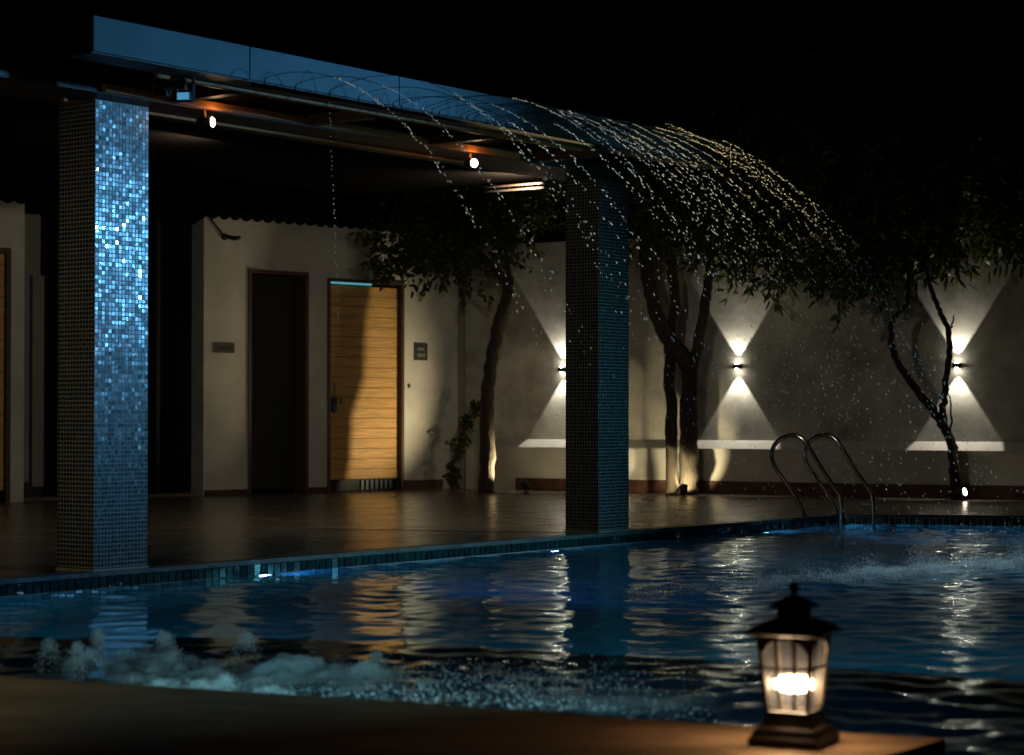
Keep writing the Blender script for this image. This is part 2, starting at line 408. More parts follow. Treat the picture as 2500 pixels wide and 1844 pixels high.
V3 = np.stack([GX.ravel(), GY.ravel(), GZ.ravel()], -1)[used]
me.from_pydata(V3.tolist(), [], remap[quads].tolist()); me.polygons.foreach_set('use_smooth', [True] * len(me.polygons))
me.materials.append(M['water']); me.update()
wo = bpy.data.objects.new('water', me); sc.collection.objects.link(wo)
tag(wo, 'rippled dark blue pool water', kind='structure')

# ------------------------------------------------------------------ changing house (white wall with doors)
HA = math.atan2(.675, .738)
H0 = Vector((-4.26, 18.45, 0))
hx = Vector((math.cos(HA), math.sin(HA), 0))
def ht(px):
    u = (px - 1250) / F; Y = 22.35 / (1 - .915 * u); return (u * Y - H0.x) / math.cos(HA), Y
def hz(px, py):
    return CAMH - (py - HOR) / F * ht(px)[1]
T = lambda px: ht(px)[0]
house = empty('changing_house', H0, HA, 'white plastered changing house with a wooden door and clay tiled eave', 'building')
EZ = 2.64
t_l0, t_l1 = T(25), T(58); t_r0, t_r1 = T(497), T(1136) + .02
d1a, d1b, d1z = T(605), T(752), hz(680, 661)
d2a, d2b, d2z = T(799), T(985), hz(890, 684)
wl = MB()
def wbox(x0, x1, z0, z1, th=.22): wl.box(x0, x1, 0, th, z0, z1)
wbox(t_r0, d1a, 0, EZ); wbox(d1b, d2a, 0, EZ); wbox(d2b, t_r1, 0, EZ)
wbox(d1a, d1b, d1z, EZ); wbox(d2a, d2b, d2z, EZ)
ww = wl.build('wall', M['plaster'], house)
wl = MB(); wbox(T(25), 0, 0, EZ + .02); wbox(T(-120), T(25), hz(14, 605), EZ + .02); wl.build('wall', M['plaster'], house)
# recess between the blocks
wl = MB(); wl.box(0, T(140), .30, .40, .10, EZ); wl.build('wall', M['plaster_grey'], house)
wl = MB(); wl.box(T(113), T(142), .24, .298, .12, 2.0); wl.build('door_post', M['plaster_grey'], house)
wl = MB(); wl.box(T(141), t_r0, .20, .24, .03, EZ - .04); gd = wl.build('glass_door', M['black_glass'], house)
for k in range(1, 4):
    s = MB(); x = T(141) + (t_r0 - T(141)) * k / 4; s.box(x - .02, x + .02, .17, .199, .03, EZ - .05); s.build('mullion', M['black_metal'], gd)
s = MB(); s.box(0, t_r0, .15, .42, 0, .028); s.build('threshold', M['deck'], house)
s = MB(); s.box(0, T(140), .27, .299, .03, .16); s.build('skirting', M['black'], house)
s = MB(); s.box(.005, t_r0 - .005, .10, .13, EZ - .035, EZ - .012); s.build('eave_trim', M['steel'], house)
# skirting
for a_, b_, c_, e_ in ((t_r0 + .01, d1a, .012, .055), (d1b, d2a, .012, .055), (d2b, t_r1 - .35, .03, .10)):
    s = MB(); s.box(a_, b_, -c_, -.001, .004, e_); s.build('skirting', M['brick'], house)
# door 1: dark doorway, door standing open inwards
s = MB(); w_ = .035
s.box(d1a, d1a + w_, -.015, .15, .004, d1z); s.box(d1b - w_, d1b, -.015, .15, .004, d1z); s.box(d1a + w_, d1b - w_, -.015, .15, d1z - w_, d1z)
s.build('door_frame', M['frame_red'], house)
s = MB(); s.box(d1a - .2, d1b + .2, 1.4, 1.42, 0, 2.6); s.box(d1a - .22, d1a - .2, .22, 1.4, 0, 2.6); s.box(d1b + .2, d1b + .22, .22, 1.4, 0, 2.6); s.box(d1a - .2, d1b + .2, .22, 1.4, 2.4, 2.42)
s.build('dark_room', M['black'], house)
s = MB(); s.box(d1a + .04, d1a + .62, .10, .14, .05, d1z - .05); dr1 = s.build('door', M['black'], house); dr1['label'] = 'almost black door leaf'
s = MB(); s.lathe([(.008, 0), (.022, .012), (.026, .03), (.014, .045)], 12); k = s.build('door_knob', M['steel'], dr1, smooth=True); k.rotation_euler = (R(90), 0, 0); k.location = (d1a + .07, .10, hz(611, 975))
# door 2: wooden plank door
s = MB(); w_ = .03
s.box(d2a, d2a + w_, -.015, .12, .004, d2z); s.box(d2b - w_, d2b, -.015, .12, .004, d2z); s.box(d2a + w_, d2b - w_, -.015, .12, d2z - w_, d2z)
s.build('door_frame', M['frame_wood'], house)
pz1 = hz(890, 699); pz0 = hz(890, 1170)
s = MB(); s.box(d2a + w_, d2b - w_, .075, .085, pz0, pz1); door2 = s.build('plank_door', M['joint'], house)
npl = 19; ph = (pz1 - pz0) / npl
for i in range(npl):
    s = MB(); s.box(d2a + w_ + .002, d2b - w_ - .002, .05 + random.uniform(-.0015, .0015), .0745, pz0 + i * ph + .003, pz0 + (i + 1) * ph - .0015)
    pl = s.build('plank', M['door_wood'], door2, bevel=.0015)
s = MB(); s.box(d2a + w_, d2a + (d2b - d2a) * .60, .03, .048, pz1 + .012, pz1 + .032); s.build('transom_strip', M['gap_glow'], house)
s = MB(); s.box(d2a + w_, d2b - w_, .09, .11, .004, pz0 - .004); lv = s.build('door_louvre', M['black'], house)
for k in range(7):
    s = MB(); x = d2a + (d2b - d2a) * (.5 + .062 * k); s.box(x, x + .03, .07, .088, .02, pz0 - .012); s.build('louvre_slat', M['teal_panel'], lv)
hx0 = T(817)
s = MB(); s.tube([(hx0, .02, hz(817, 935)), (hx0, .0, hz(817, 940)), (hx0, .0, hz(817, 962)), (hx0, .02, hz(817, 967))], .006, 8); s.build('handle', M['steel'], door2, smooth=True)
s = MB(); s.box(T(806), T(826), .02, .047, hz(815, 983), hz(815, 968)); s.box(T(812), T(822), -.005, .019, hz(815, 1006), hz(815, 982)); s.build('latch', M['black_metal'], door2, bevel=.004)
s = MB(); s.tube([(T(812), .0, hz(815, 982)), (T(813), 0, hz(815, 972)), (T(818), 0, hz(815, 969)), (T(822), 0, hz(815, 974)), (T(822), 0, hz(815, 982))], .004, 8); s.build('padlock_shackle', M['steel'], door2)
s = MB(); s.tube([(T(836), .03, hz(836, 972)), (T(836), .02, hz(836, 986))], .008, 8); s.build('bolt', M['steel'], door2)
# left door
s = MB(); s.box(T(14), T(25), -.01, .1, .004, hz(14, 607)); s.box(T(-120), T(14), -.01, .1, hz(14, 618), hz(14, 607)); s.build('door_frame', M['frame_wood'], house)
s = MB(); s.box(T(-120), T(14) - .001, .05, .08, .10, hz(14, 619)); ld = s.build('plank_door', M['joint'], house)
for i in range(22):
    z0 = .10 + i * (hz(14, 619) - .10) / 22
    s = MB(); s.box(T(-119), T(14) - .003, .03, .0495, z0 + .002, z0 + (hz(14, 619) - .10) / 22 - .002); s.build('plank', M['door_wood'], ld)
# roof with a course of half round clay tiles along the eave
rf = MB(); rf.add([(-2.6, -.16, EZ + .09), (5.3, -.16, EZ + .09), (5.3, 2.6, EZ + 1.1), (-2.6, 2.6, EZ + 1.1), (-2.6, -.16, EZ + .07), (5.3, -.16, EZ + .07), (5.3, 2.6, EZ + 1.08), (-2.6, 2.6, EZ + 1.08)],
                  [(0, 1, 2, 3), (7, 6, 5, 4), (0, 4, 5, 1), (1, 5, 6, 2), (2, 6, 7, 3), (3, 7, 4, 0)])
rf.box(-2.6, 5.3, -.03, .02, EZ + .021, EZ + .10)
roof = rf.build('roof', M['roof_tile'], house)
tm = MB(); n = 9; rr = .056
for j, y in enumerate((0, .42)):
    for k in range(n + 1):
        a = math.pi * k / n
        for r_ in (rr, rr - .012): tm.v.append((math.cos(a) * r_, y, math.sin(a) * r_ * .7 + y * .37))
for k in range(n):
    o0, i0, o1, i1 = 2 * k, 2 * k + 1, 2 * k + 2, 2 * k + 3; B = 2 * (n + 1)
    tm.f += [(o0, o1, o1 + B, o0 + B), (i0, i0 + B, i1 + B, i1), (o0, i0, i1, o1)]
tme = bpy.data.meshes.new('roof_tile'); tme.from_pydata(tm.v, [], tm.f); tme.materials.append(M['roof_tile'])
for i in range(62):
    x = -2.5 + i * .126
    if x > 5.2: break
    for fl in (0, 1):
        if fl and i % 1: continue
        o = bpy.data.objects.new('roof_tile', tme); sc.collection.objects.link(o); o.parent = roof
        o.location = (x + fl * .063, -.22 + random.uniform(-.006, .006), EZ + .055 + (0 if not fl else -.0))
        if fl: o.rotation_euler = (0, 0, 0); o.scale = (.95, 1, -.8); o.location.z = EZ + .052
        else: o.location.z = EZ + .05
# signs and small fittings (screwed to the wall, could be lifted off)
def sign(px0, px1, py0, py1, m, label, marks):
    x0, x1 = T(px0), T(px1); z1, z0 = hz((px0 + px1) / 2, py0), hz((px0 + px1) / 2, py1)
    c = H0 + hx * ((x0 + x1) / 2); e = empty('door_sign', (c.x, c.y, (z0 + z1) / 2), HA, label, 'sign', 'signs beside the changing room doors')
    s = MB(); a = (x1 - x0) / 2; b = (z1 - z0) / 2; s.box(-a, a, -.014, -.002, -b, b); s.build('plate', m, e, bevel=.002)
    for row in sorted({v[2] for v in marks}):
        s = MB()
        for (u0, u1, v0, v1) in marks:
            if v0 == row: s.box(u0 * a, u1 * a, -.0165, -.0141, v0 * b, v1 * b)
        s.build('lettering', M['sign_mark' if m is M['sign_dark'] else 'sign_dark'], e)
sign(521, 571, 838, 862, M['sign'], 'wide low grey sign left of the dark doorway',
     [(-.62 + .2 * k, -.48 + .2 * k, -.35, .3) for k in range(7)])
sign(1010, 1042, 839, 880, M['sign_dark'], 'square dark sign with two lines right of the wooden door',
     [(-.5 + .26 * k, -.32 + .26 * k, .15, .5) for k in range(4)] + [(-.55 + .24 * k, -.4 + .24 * k, -.6, -.2) for k in range(5)])
c = H0 + hx * T(545); e = empty('wall_camera', (c.x, c.y, hz(545, 578)), HA, 'small dark camera under the eave with a cable', 'camera')
s = MB(); s.lathe([(.03, 0), (.034, .02), (.018, .05)], 14); o = s.build('base', M['black_metal'], e, smooth=True); o.rotation_euler = (R(90), 0, 0)
s = MB(); s.tube([(0, -.05, 0), (.05, -.12, -.02), (.09, -.15, -.01)], [.02, .022, .016], 10); s.build('camera_body', M['black_metal'], e, smooth=True)
s = MB(); s.tube([(0, -.004, .0), (-.06, -.006, .07), (-.19, -.006, .20)], .007, 6); s.build('cable', M['black_metal'], e)
c = H0 + hx * T(998); s = MB(); s.box(-.014, .014, -.014, -.001, -.018, .018); o = s.build('wall_switch', M['sign'], bevel=.003)
o.location = (c.x, c.y, hz(998, 943)); o.rotation_euler = (0, 0, HA); tag(o, 'tiny switch on the white wall right of the wooden door', 'switch')

# ------------------------------------------------------------------ boundary wall with ledge
BA = -math.atan2(.49, .872)
B0 = Vector((-.49, 21.64, 0))
bwall = empty('boundary_wall', B0, BA, 'long stained plaster garden wall with a white sloping ledge', 'wall')
WTOP = 2.50; SB = .12
s = MB(); s.box(-.06, 9, SB, SB + .2, .0, WTOP); s.build('upper_wall', M['plaster_stained'], bwall)
s = MB(); s.box(.02, 9, 0, SB - .001, 0, .42); s.build('lower_wall', M['plaster'], bwall)
s = MB(); L0 = .02
s.add([(L0, -.012, .421), (9, -.012, .421), (9, -.012, .435), (L0, -.012, .435), (L0, SB - .002, .515), (9, SB - .002, .515), (L0, SB - .002, .421), (9, SB - .002, .421)],
      [(0, 1, 2, 3), (3, 2, 5, 4), (0, 6, 7, 1), (0, 3, 4, 6), (1, 7, 5, 2), (4, 5, 7, 6)])
s.build('ledge', M['ledge'], bwall)
def bt(px):   # x along boundary wall of a photograph column
    u = (px - 1250) / F; Y = 21.503 / (1 + .562 * u); return (u * Y + .431) / .872, Y
s = MB(); x = bt(1276)[0]
while x < 8.9:
    x1 = 9.0
    if not (bt(1560)[0] < x < bt(1795)[0] - .02 and False): s.box(x, x1, -.03, -.001, .003, .125)
    x = x1
s.build('skirting', M['brick'], bwall)
bm_front = lambda px, out: B0 + Vector((math.cos(BA), math.sin(BA), 0)) * bt(px)[0] + Vector((-math.sin(BA), math.cos(BA), 0)) * (SB - out)
# wall lamps, light up and down
for px, py, nm in ((1377, 903, 'leftmost up-and-down wall lamp, half hidden by the right tiled column'),
               (1804, 895, 'middle up-and-down wall lamp on the stained wall above the pool ladder'),
               (2340, 893, 'rightmost up-and-down wall lamp on the stained wall behind the forked tree')):
    z = CAMH - (py - HOR) / F * bt(px)[1]
    c = bm_front(px, .0)
    e = empty('wall_lamp', (c.x, c.y, z), BA, nm, 'lamp', 'up and down lamps on the garden wall')
    s = MB(); s.box(-.035, .035, -.012, -.001, -.025, .025); s.build('wall_bracket', M['black_metal'], e)
    s = MB(); s.lathe([(.03, -.022), (.036, -.018), (.036, .018), (.03, .022)], 20, (0, -.052, 0)); s.build('lamp_body', M['black_metal'], e, smooth=False)
    for sg in (1, -1):
        s = MB(); s.lathe([(.015, .0225), (.013, .027), (.006, .031)] if sg > 0 else [(.006, -.031), (.013, -.027), (.015, -.0225)], 16, (0, -.052, 0)); s.build('lens', M['wall_lens'], e)
        out = bm_front(px, .052)
        lo = lamp('SPOT', 'wall_lamp_beam', (out.x, out.y, z + sg * .04), (1.0, .90, .72), 25, (out.x, out.y, z + sg * 2), .012, 66, .10)

# ------------------------------------------------------------------ tiled columns
PITCH = .0215; TS = .0178
NX, NY, NZ = 16, 12, 105
tile_mats = [M['tile_a'], M['tile_b'], M['tile_c']]
chipm = [chip_mesh('mosaic_tile', TS, TS, .0011, m, .0006) for m in tile_mats]
def column(d1, d2, label, singles):
    o3 = d12(d1, d2); e = empty('tiled_column', o3, PA, label, 'column', 'mosaic columns carrying the pergola roof')
    W, Dp, Hh = NX * PITCH, NY * PITCH, NZ * PITCH
    s = MB(); s.box(0, W, 0, Dp, -.0, Hh); s.build('grout_core', M['grout'], e)
    s = MB()
    rng = random.Random(int(d1 * 100))
    for face in range(4):
        n = NX if face in (0, 2) else NY
        for iz in range(NZ):
            band_t = rng.gauss(0, .35)
            for ix in range(n):
                if face == 0 and iz in singles:
                    o = bpy.data.objects.new('mosaic_tile', chipm[rng.choices((0, 1, 2), (6, 3, 2))[0]]); sc.collection.objects.link(o); o.parent = e
                    o.location = ((ix + .5) * PITCH, -.0004, (iz + .5) * PITCH)
                    o.rotation_euler = (R(rng.gauss(0, 1.4) + band_t), 0, R(rng.gauss(0, 1.4)))
                    continue
                a = TS / 2; i_ = .0006; th = .0011
                rx, rzz = R(rng.gauss(0, 1.4) + band_t), R(rng.gauss(0, 1.4))
                vs = []
                for (x, y, z) in ((-a, 0, -a), (a, 0, -a), (a, 0, a), (-a, 0, a), (-a + i_, -th, -a + i_), (a - i_, -th, -a + i_), (a - i_, -th, a - i_), (-a + i_, -th, a - i_)):
                    yy = y + x * rzz - z * rx * -1 if y < 0 else y
                    vs.append((x, yy, z))
                cx = (ix + .5) * PITCH; cz = (iz + .5) * PITCH
                if face == 0: f = lambda p: (cx + p[0], p[1] - .0004, cz + p[2])
                elif face == 1: f = lambda p: (-.0004 + p[1], Dp - cx - p[0], cz + p[2])
                elif face == 2: f = lambda p: (W - cx - p[0], Dp + .0004 - p[1], cz + p[2])
                else: f = lambda p: (W + .0004 - p[1], cx + p[0], cz + p[2])
                s.add([f(p) for p in vs], [(4, 5, 6, 7), (0, 1, 5, 4), (1, 2, 6, 5), (2, 3, 7, 6), (3, 0, 4, 7)], rng.choices((0, 1, 2), (6, 3, 2))[0])
    m = s.build('mosaic_tiles', tile_mats, e); m['kind'] = 'stuff'
    s = MB(); s.box(-.006, W + .006, -.006, Dp + .006, -.0, .012); s.build('base_bead', M['grout'], e)
c1 = Vector((-1.99, 10.07, 0)); c2 = Vector((.55, 13.46, 0))
d1_ = lambda v: v.dot(D1); d2_ = lambda v: v.dot(D2)
column(d1_(c1), d2_(c1), 'near left mosaic column glittering with bright blue light', set(range(26, 44)))
column(d1_(c2), d2_(c1) + .0, 'farther right mosaic column behind the falling water, dim teal', set())

# ------------------------------------------------------------------ pergola roof
perg = empty('pergola_roof', (0, 0, 0), PA, 'long pergola roof with a blue lit fascia over two mosaic columns', 'pergola')
FD = 6.78; seams = [6.08, 7.03, 8.10, 9.17, 10.24, 11.31]
for i in range(5):
    s = MB(); s.box(seams[i] + .004, seams[i + 1] - .004, FD, FD + .018, 2.292, 2.443); s.build('fascia_panel', M['fascia'], perg, bevel=.0015)
s = MB()
for x in seams[1:-1]: s.box(x - .011, x + .011, FD + .004, FD + .03, 2.289, 2.442)
s.build('fascia_joint', M['black_metal'], perg)
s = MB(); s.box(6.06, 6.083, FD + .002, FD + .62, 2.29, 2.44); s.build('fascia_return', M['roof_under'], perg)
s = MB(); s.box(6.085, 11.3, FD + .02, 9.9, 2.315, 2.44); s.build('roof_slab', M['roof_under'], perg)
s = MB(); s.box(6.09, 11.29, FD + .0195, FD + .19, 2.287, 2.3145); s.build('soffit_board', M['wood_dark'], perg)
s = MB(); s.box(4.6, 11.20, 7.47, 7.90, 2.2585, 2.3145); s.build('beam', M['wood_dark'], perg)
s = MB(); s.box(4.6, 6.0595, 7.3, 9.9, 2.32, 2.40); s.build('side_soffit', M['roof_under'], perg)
for dv_, z0, z1, x0 in ((6.985, 2.272, 2.3135, 6.4), (7.44, 2.262, 2.300, 6.5), (7.73, 2.243, 2.258, 6.5)):
    s = MB(); s.box(x0 + (0 if dv_ < 6.9 else .25), 10.0, dv_, dv_ + .028, z0, z1); s.build('trim_rail', M['trim'], perg, bevel=.003)
for x in (7.15, 8.15, 9.15, 10.15):
    s = MB(); s.box(x, x + .06, 7.014, 7.438, 2.262, 2.3145); s.build('rafter', M['wood_dark'], perg)
for z in (2.262, 2.232):
    s = MB(); s.tube([(11.10, 7.95, z), (11.10, 8.55, z)], .009, 8); s.build('tie_rod', M['frame_wood'], perg, smooth=True)

# spotlights under the pergola
for px, py, rz, lab in ((518, 297, 52, 'left warm spotlight hanging under the pergola, seen edge on'), (1158, 397, 22, 'right bright spotlight hanging under the pergola rail')):
    u = (px - 1250) / F; Y = 7.44 / (.6 - .8 * u); p = at_depth(px, py, Y)
    e = empty('pergola_spotlight', p, R(rz + (22 if rz > 40 else 10)), lab, 'spotlight', 'spotlights under the pergola')
    s = MB(); s.lathe([(.014, .085), (.022, .08), (.027, .03), (.033, .006)], 20); o = s.build('housing', M['black_metal'], e, smooth=True); o.rotation_euler = (R(-90), 0, 0)
    s = MB(); s.lathe([(.031, -.002), (.030, .004), (.012, .010)][::-1] and [(.008, -.008), (.019, -.005), (.0255, .002)], 20); o = s.build('lens', M['lamp_hot'], e, smooth=True); o.rotation_euler = (R(-90), 0, 0)
    s = MB(); s.tube([(0, .04, .02), (0, .05, .10)], .006, 8); s.build('stem', M['trim'], e)
    dirv = Vector((math.sin(R(rz)), -math.cos(R(rz)), 0))
    lamp('POINT', 'pergola_bulb', tuple(p + dirv * .035 + Vector((0, 0, .03))), (1.0, .50, .18), .5, None, .02)
# floodlight cluster
u = (445 - 1250) / F; Y = 6.95 / (.6 - .8 * u)
for dx, px, py, m, lab in ((0, 445, 233, M['flood_lens'], 'small floodlight with a cyan lit glass under the pergola edge'), (1, 388, 221, M['black_glass'], 'unlit black floodlight left of the cyan one')):
    p = at_depth(px, py, Y + dx * .1)
    e = empty('floodlight', p, R(-12), lab, 'floodlight', 'floodlights clamped under the pergola edge')
    s = MB(); s.box(-.035, .035, .0, .05, -.022, .022); s.build('housing', M['black_metal'], e, bevel=.005)
    s = MB(); s.box(-.028, .028, -.003, -.0005, -.016, .016); s.build('lens', m, e)
    s = MB(); s.box(-.042, -.037, .01, .04, -.01, .10); s.box(.037, .042, .01, .04, -.01, .10); s.box(-.042, .042, .01, .04, .10, .106); s.build('bracket', M['black_metal'], e)
p = at_depth(420, 190, Y + .05); s = MB(); s.box(-.06, .06, -.03, .06, -.05, .05); o = s.build('junction_box', M['black_metal'], bevel=.008); o.location = p
tag(o, 'black junction box under the pergola above the floodlights', 'junction box')

# ------------------------------------------------------------------ fountain pipe and jets
pipe = empty('fountain_pipe', (0, 0, 0), PA, 'thin dark water pipe with a row of nozzles along the fascia', 'pipe')
PD = FD - .045
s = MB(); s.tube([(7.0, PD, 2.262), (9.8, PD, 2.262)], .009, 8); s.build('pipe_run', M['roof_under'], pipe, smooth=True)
jets = []
nj = 44
rj = random.Random(5)
for i in range(nj):
    d1v = 7.08 + 2.62 * (i / (nj - 1)) ** .82
    if i in (1, 3, 4, 6, 7, 9, 10, 11, 14, 15, 19, 20, 24, 29, 33, 34): continue
    s = MB(); s.tube([(d1v, PD, 2.266), (d1v, PD, 2.288), (d1v, PD - .004, 2.300)], [.004, .0035, .002], 6); s.build('nozzle', M['black_metal'], pipe)
    st = d12(d1v, PD - .004, 2.300)
    f_ = i / (nj - 1); g_ = (i * 7) % 6
    az = R(rj.gauss(-1, 1.3)); v = 2.22 + .88 * f_ + rj.gauss(0, .05); vz = .70 + .085 * g_ + rj.gauss(0, .03) + .12 * f_
    jets.append((st, Vector((math.cos(az) * v, math.sin(az) * v, vz))))
drops = []     # (pos, vel dir, radius, stretch)
streams = MB()
def jp(st, v, t): return Vector((st.x + v.x * t, st.y + v.y * t, st.z + v.z * t - 4.905 * t * t))
land = []
for st, v in jets:
    tb_ = .5 * v.z / 9.81 + rj.uniform(.10, .20)
    streams.tube([jp(st, v, tb_ * k / 9) for k in range(10)], .0016, 5)
    tl = (v.z + math.sqrt(v.z ** 2 + 2 * 9.81 * (st.z - WZ))) / 9.81
    t = tb_
    land.append(jp(st, v, tl))
    mult = rj.choice((1, 1, 2, 2))
    while t < tl:
        t += rj.uniform(.0028, .0060) / (1 + .15 * mult)
        k = t / tl; sg = .0010 + .075 * k ** 3.4
        p = jp(st, v, t) + Vector((rj.gauss(0, sg), rj.gauss(0, sg), rj.gauss(0, sg)))
        vel = Vector((v.x, v.y, v.z - 9.81 * t))
        if p.z > WZ and rj.random() < 1.15 - .66 * k:
            drops.append((p, vel.normalized(), rj.choice((rj.uniform(.0014, .0028), rj.uniform(.0022, .0042))) * (1.0 - .5 * k), 1.8 + 3.4 * k))
# a thin drip falling straight from the roof edge
pdr = at_depth(800, 190, 10.3)
z = pdr.z
while z > 1.2:
    z -= rj.uniform(.012, .05); drops.append((Vector((pdr.x + .045 * (pdr.z - z) + rj.gauss(0, .002), pdr.y, z)), Vector((0, 0, -1)), .003, 1.8))
OCT = np.array([(1, 0, 0), (-1, 0, 0), (0, 1, 0), (0, -1, 0), (0, 0, 1), (0, 0, -1)], float)
OCF = np.array([(0, 2, 4), (2, 1, 4), (1, 3, 4), (3, 0, 4), (2, 0, 5), (1, 2, 5), (3, 1, 5), (0, 3, 5)])
def octs(lst, name, m, sub=False):
    V_ = []; F_ = []
    for i, (p, d, r_, st) in enumerate(lst):
        q = d.to_track_quat('Z', 'Y').to_matrix()
        A = np.array(q)
        V_.append((OCT * np.array([r_, r_, r_ * st])) @ A.T + np.array(p)); F_.append(OCF + 6 * i)
    me = bpy.data.meshes.new(name); me.from_pydata(np.concatenate(V_).tolist(), [], np.concatenate(F_).tolist())
    me.polygons.foreach_set('use_smooth', [True] * len(me.polygons)); me.materials.append(m); me.update()
    o = bpy.data.objects.new(name, me); sc.collection.objects.link(o); o['kind'] = 'stuff'; return o
o = octs(drops, 'water_drops', M['drop']); tag(o, 'sparkling water drops arching from the pergola into the pool', kind='stuff')
o = streams.build('water_streams', M['stream'], smooth=True); tag(o, 'thin unbroken water streams leaving the nozzles', kind='stuff')

# splashes where the jets land
spl = []
for k in range(15000):
    l = land[rj.randrange(len(land))]; f = rj.random()
    base = l + Vector((.6, .8, 0)) * rj.gauss(0, .10) + Vector((.8, -.6, 0)) * rj.gauss(0, .10)
    big = 1 + 1.0 * max(0, (base.x - 2.2))
    h = abs(rj.gauss(0, .042)) * big * (.25 + abs(math.sin(base.x * 9 + 1) * math.sin(base.x * 23)) ** 1.5 * 1.3)
    spl.append((base + Vector((0, 0, WZ - l.z + h)), Vector((rj.gauss(0, .4), rj.gauss(0, .4), 1)).normalized(), rj.uniform(.0008, .0026), rj.uniform(1, 2.5)))
o = octs(spl, 'water_splash', M['drop']); tag(o, 'row of fine splashes where the water jets meet the pool', kind='stuff')

def foam_grid(name, label, x0, x1, y0, y1, step, fn):
    xs = np.arange(x0, x1, step); ys = np.arange(y0, y1, step); X, Y = np.meshgrid(xs, ys)
    h, cov = fn(X, Y)
    nx, ny = len(xs), len(ys); idx = np.arange(nx * ny).reshape(ny, nx)
    q = np.stack([idx[:-1, :-1], idx[:-1, 1:], idx[1:, 1:], idx[1:, :-1]], -1).reshape(-1, 4)
    cq = (cov[:-1, :-1] + cov[1:, 1:]).ravel() / 2
    q = q[cq > .05]
    used = np.unique(q); rm = -np.ones(nx * ny, int); rm[used] = np.arange(len(used))
    me = bpy.data.meshes.new(name)
    me.from_pydata(np.stack([X.ravel(), Y.ravel(), h.ravel()], -1)[used].tolist(), [], rm[q].tolist())
    at = me.attributes.new('cover', 'FLOAT', 'POINT'); at.data.foreach_set('value', cov.ravel()[used].astype(np.float32))
    me.polygons.foreach_set('use_smooth', [True] * len(me.polygons)); me.materials.append(M['foam']); me.update()
    o = bpy.data.objects.new(name, me); sc.collection.objects.link(o); tag(o, label, kind='stuff'); return o
def fbm(X, Y, seed, base=2.0, octv=6, gain=.55):
    r = np.random.RandomState(seed); out = np.zeros(X.shape); amp = 1.0; k = base * 2 * np.pi; tot = 0
    for o_ in range(octv):
        s_ = 0
        for j in range(5):
            th = r.uniform(0, 6.28); s_ = s_ + np.sin(k * r.uniform(.7, 1.3) * (X * np.cos(th) + Y * np.sin(th)) + r.uniform(0, 6.28))
        out += amp * s_ / 5 ** .5; tot += amp; amp *= gain; k *= 2
    return out / tot
def splfn(X, Y):
    d1 = .6 * X + .8 * Y; d2 = -.8 * X + .6 * Y
    lx = [l.dot(D1) for l in land]; ly = [l.dot(D2) for l in land]; z = np.polyfit(lx, ly, 1)
    c = np.exp(-((d2 - np.polyval(z, d1)) / .15) ** 2) * np.clip((d1 - min(lx) + .3) / .5, 0, 1) * np.clip((max(lx) + .6 - d1) / .5, 0, 1)
    n_ = fbm(X, Y, 11, 2.5)
    cov = np.clip(c * (.75 + .5 * n_), 0, 1)
    return WZ + wave_h(X, Y) + .004 + .03 * cov * (1 + np.abs(fbm(X, Y, 5, 4.0))), cov * .72
foam_grid('splash_foam', 'band of churned foam under the falling jets', -.2, 4.4, 8.6, 13.8, .03, splfn)

# spa foam mounds
mounds = [(380, 1650, .15, .20, 1.0), (310, 1640, .09, .12, .8), (470, 1665, .15, .08, .8), (720, 1668, .22, .125, 1.0), (640, 1680, .2, .08, .9), (860, 1670, .16, .085, .8), (960, 1690, .2, .04, .6),
          (1400, 1715, .20, .02, .85), (1520, 1722, .22, .025, 1.0), (1620, 1730, .18, .02, .9), (1720, 1738, .14, .01, .5), (560, 1700, .3, .03, .7), (150, 1655, .14, .02, .5), (1200, 1700, .3, .01, .4)]
def spafn(X, Y):
    c = np.zeros(X.shape); h = np.zeros(X.shape)
    for px, py, r_, hh, cc in mounds:
        p = on_ground(px, py, WZ); g = np.exp(-(((X - p.x) / r_) ** 2 + ((Y - p.y) / (r_ * 1.1)) ** 2))
        c = np.maximum(c, g * cc); h = np.maximum(h, g * hh)
    n_ = fbm(X, Y, 21, 1.3, 6, .6); n2 = np.abs(fbm(X, Y, 8, 2.6, 5, .6))
    h = h * (.35 + .35 * n2)
    inn = 1 - inside(near_poly, X, Y + .01).astype(float)
    cov = np.clip(c * (.95 + .35 * n_), 0, 1) * inn
    return WZ + wave_h(X, Y) * 1.0 + .004 + h, cov
foam_grid('spa_foam', 'billowing pale foam boiling up in the spa', -2.2, 1.2, 5.0, 7.2, .018, spafn)
gl = []
for px, py, r_, hh, cc in mounds:
    if hh < .05: continue
    p0 = on_ground(px, py, WZ)
    lob = [(rj.gauss(0, .75) * r_, rj.gauss(0, .5) * r_, rj.uniform(.15, 1.0) ** 1.5 * hh, rj.uniform(.14, .42) * r_) for _ in range(18)]
    for k in range(int(26000 * r_ * hh / .03 * .42)):
        lx_, ly_, lh, lr = rj.choice(lob)
        a_ = rj.uniform(0, 6.28); ph_ = rj.random() ** .7 * 1.57; e_ = rj.uniform(.78, 1.04)
        q_ = Vector((p0.x + lx_ + math.cos(a_) * math.cos(ph_) * lr * e_, p0.y + ly_ + math.sin(a_) * math.cos(ph_) * lr * e_, WZ + math.sin(ph_) * lh * e_ * .68))
        q_ += Vector((rj.gauss(0, .008), rj.gauss(0, .008), rj.gauss(0, .004)))
        gl.append((q_, Vector((0, 0, 1)), rj.uniform(.0010, .0022), 1.1))
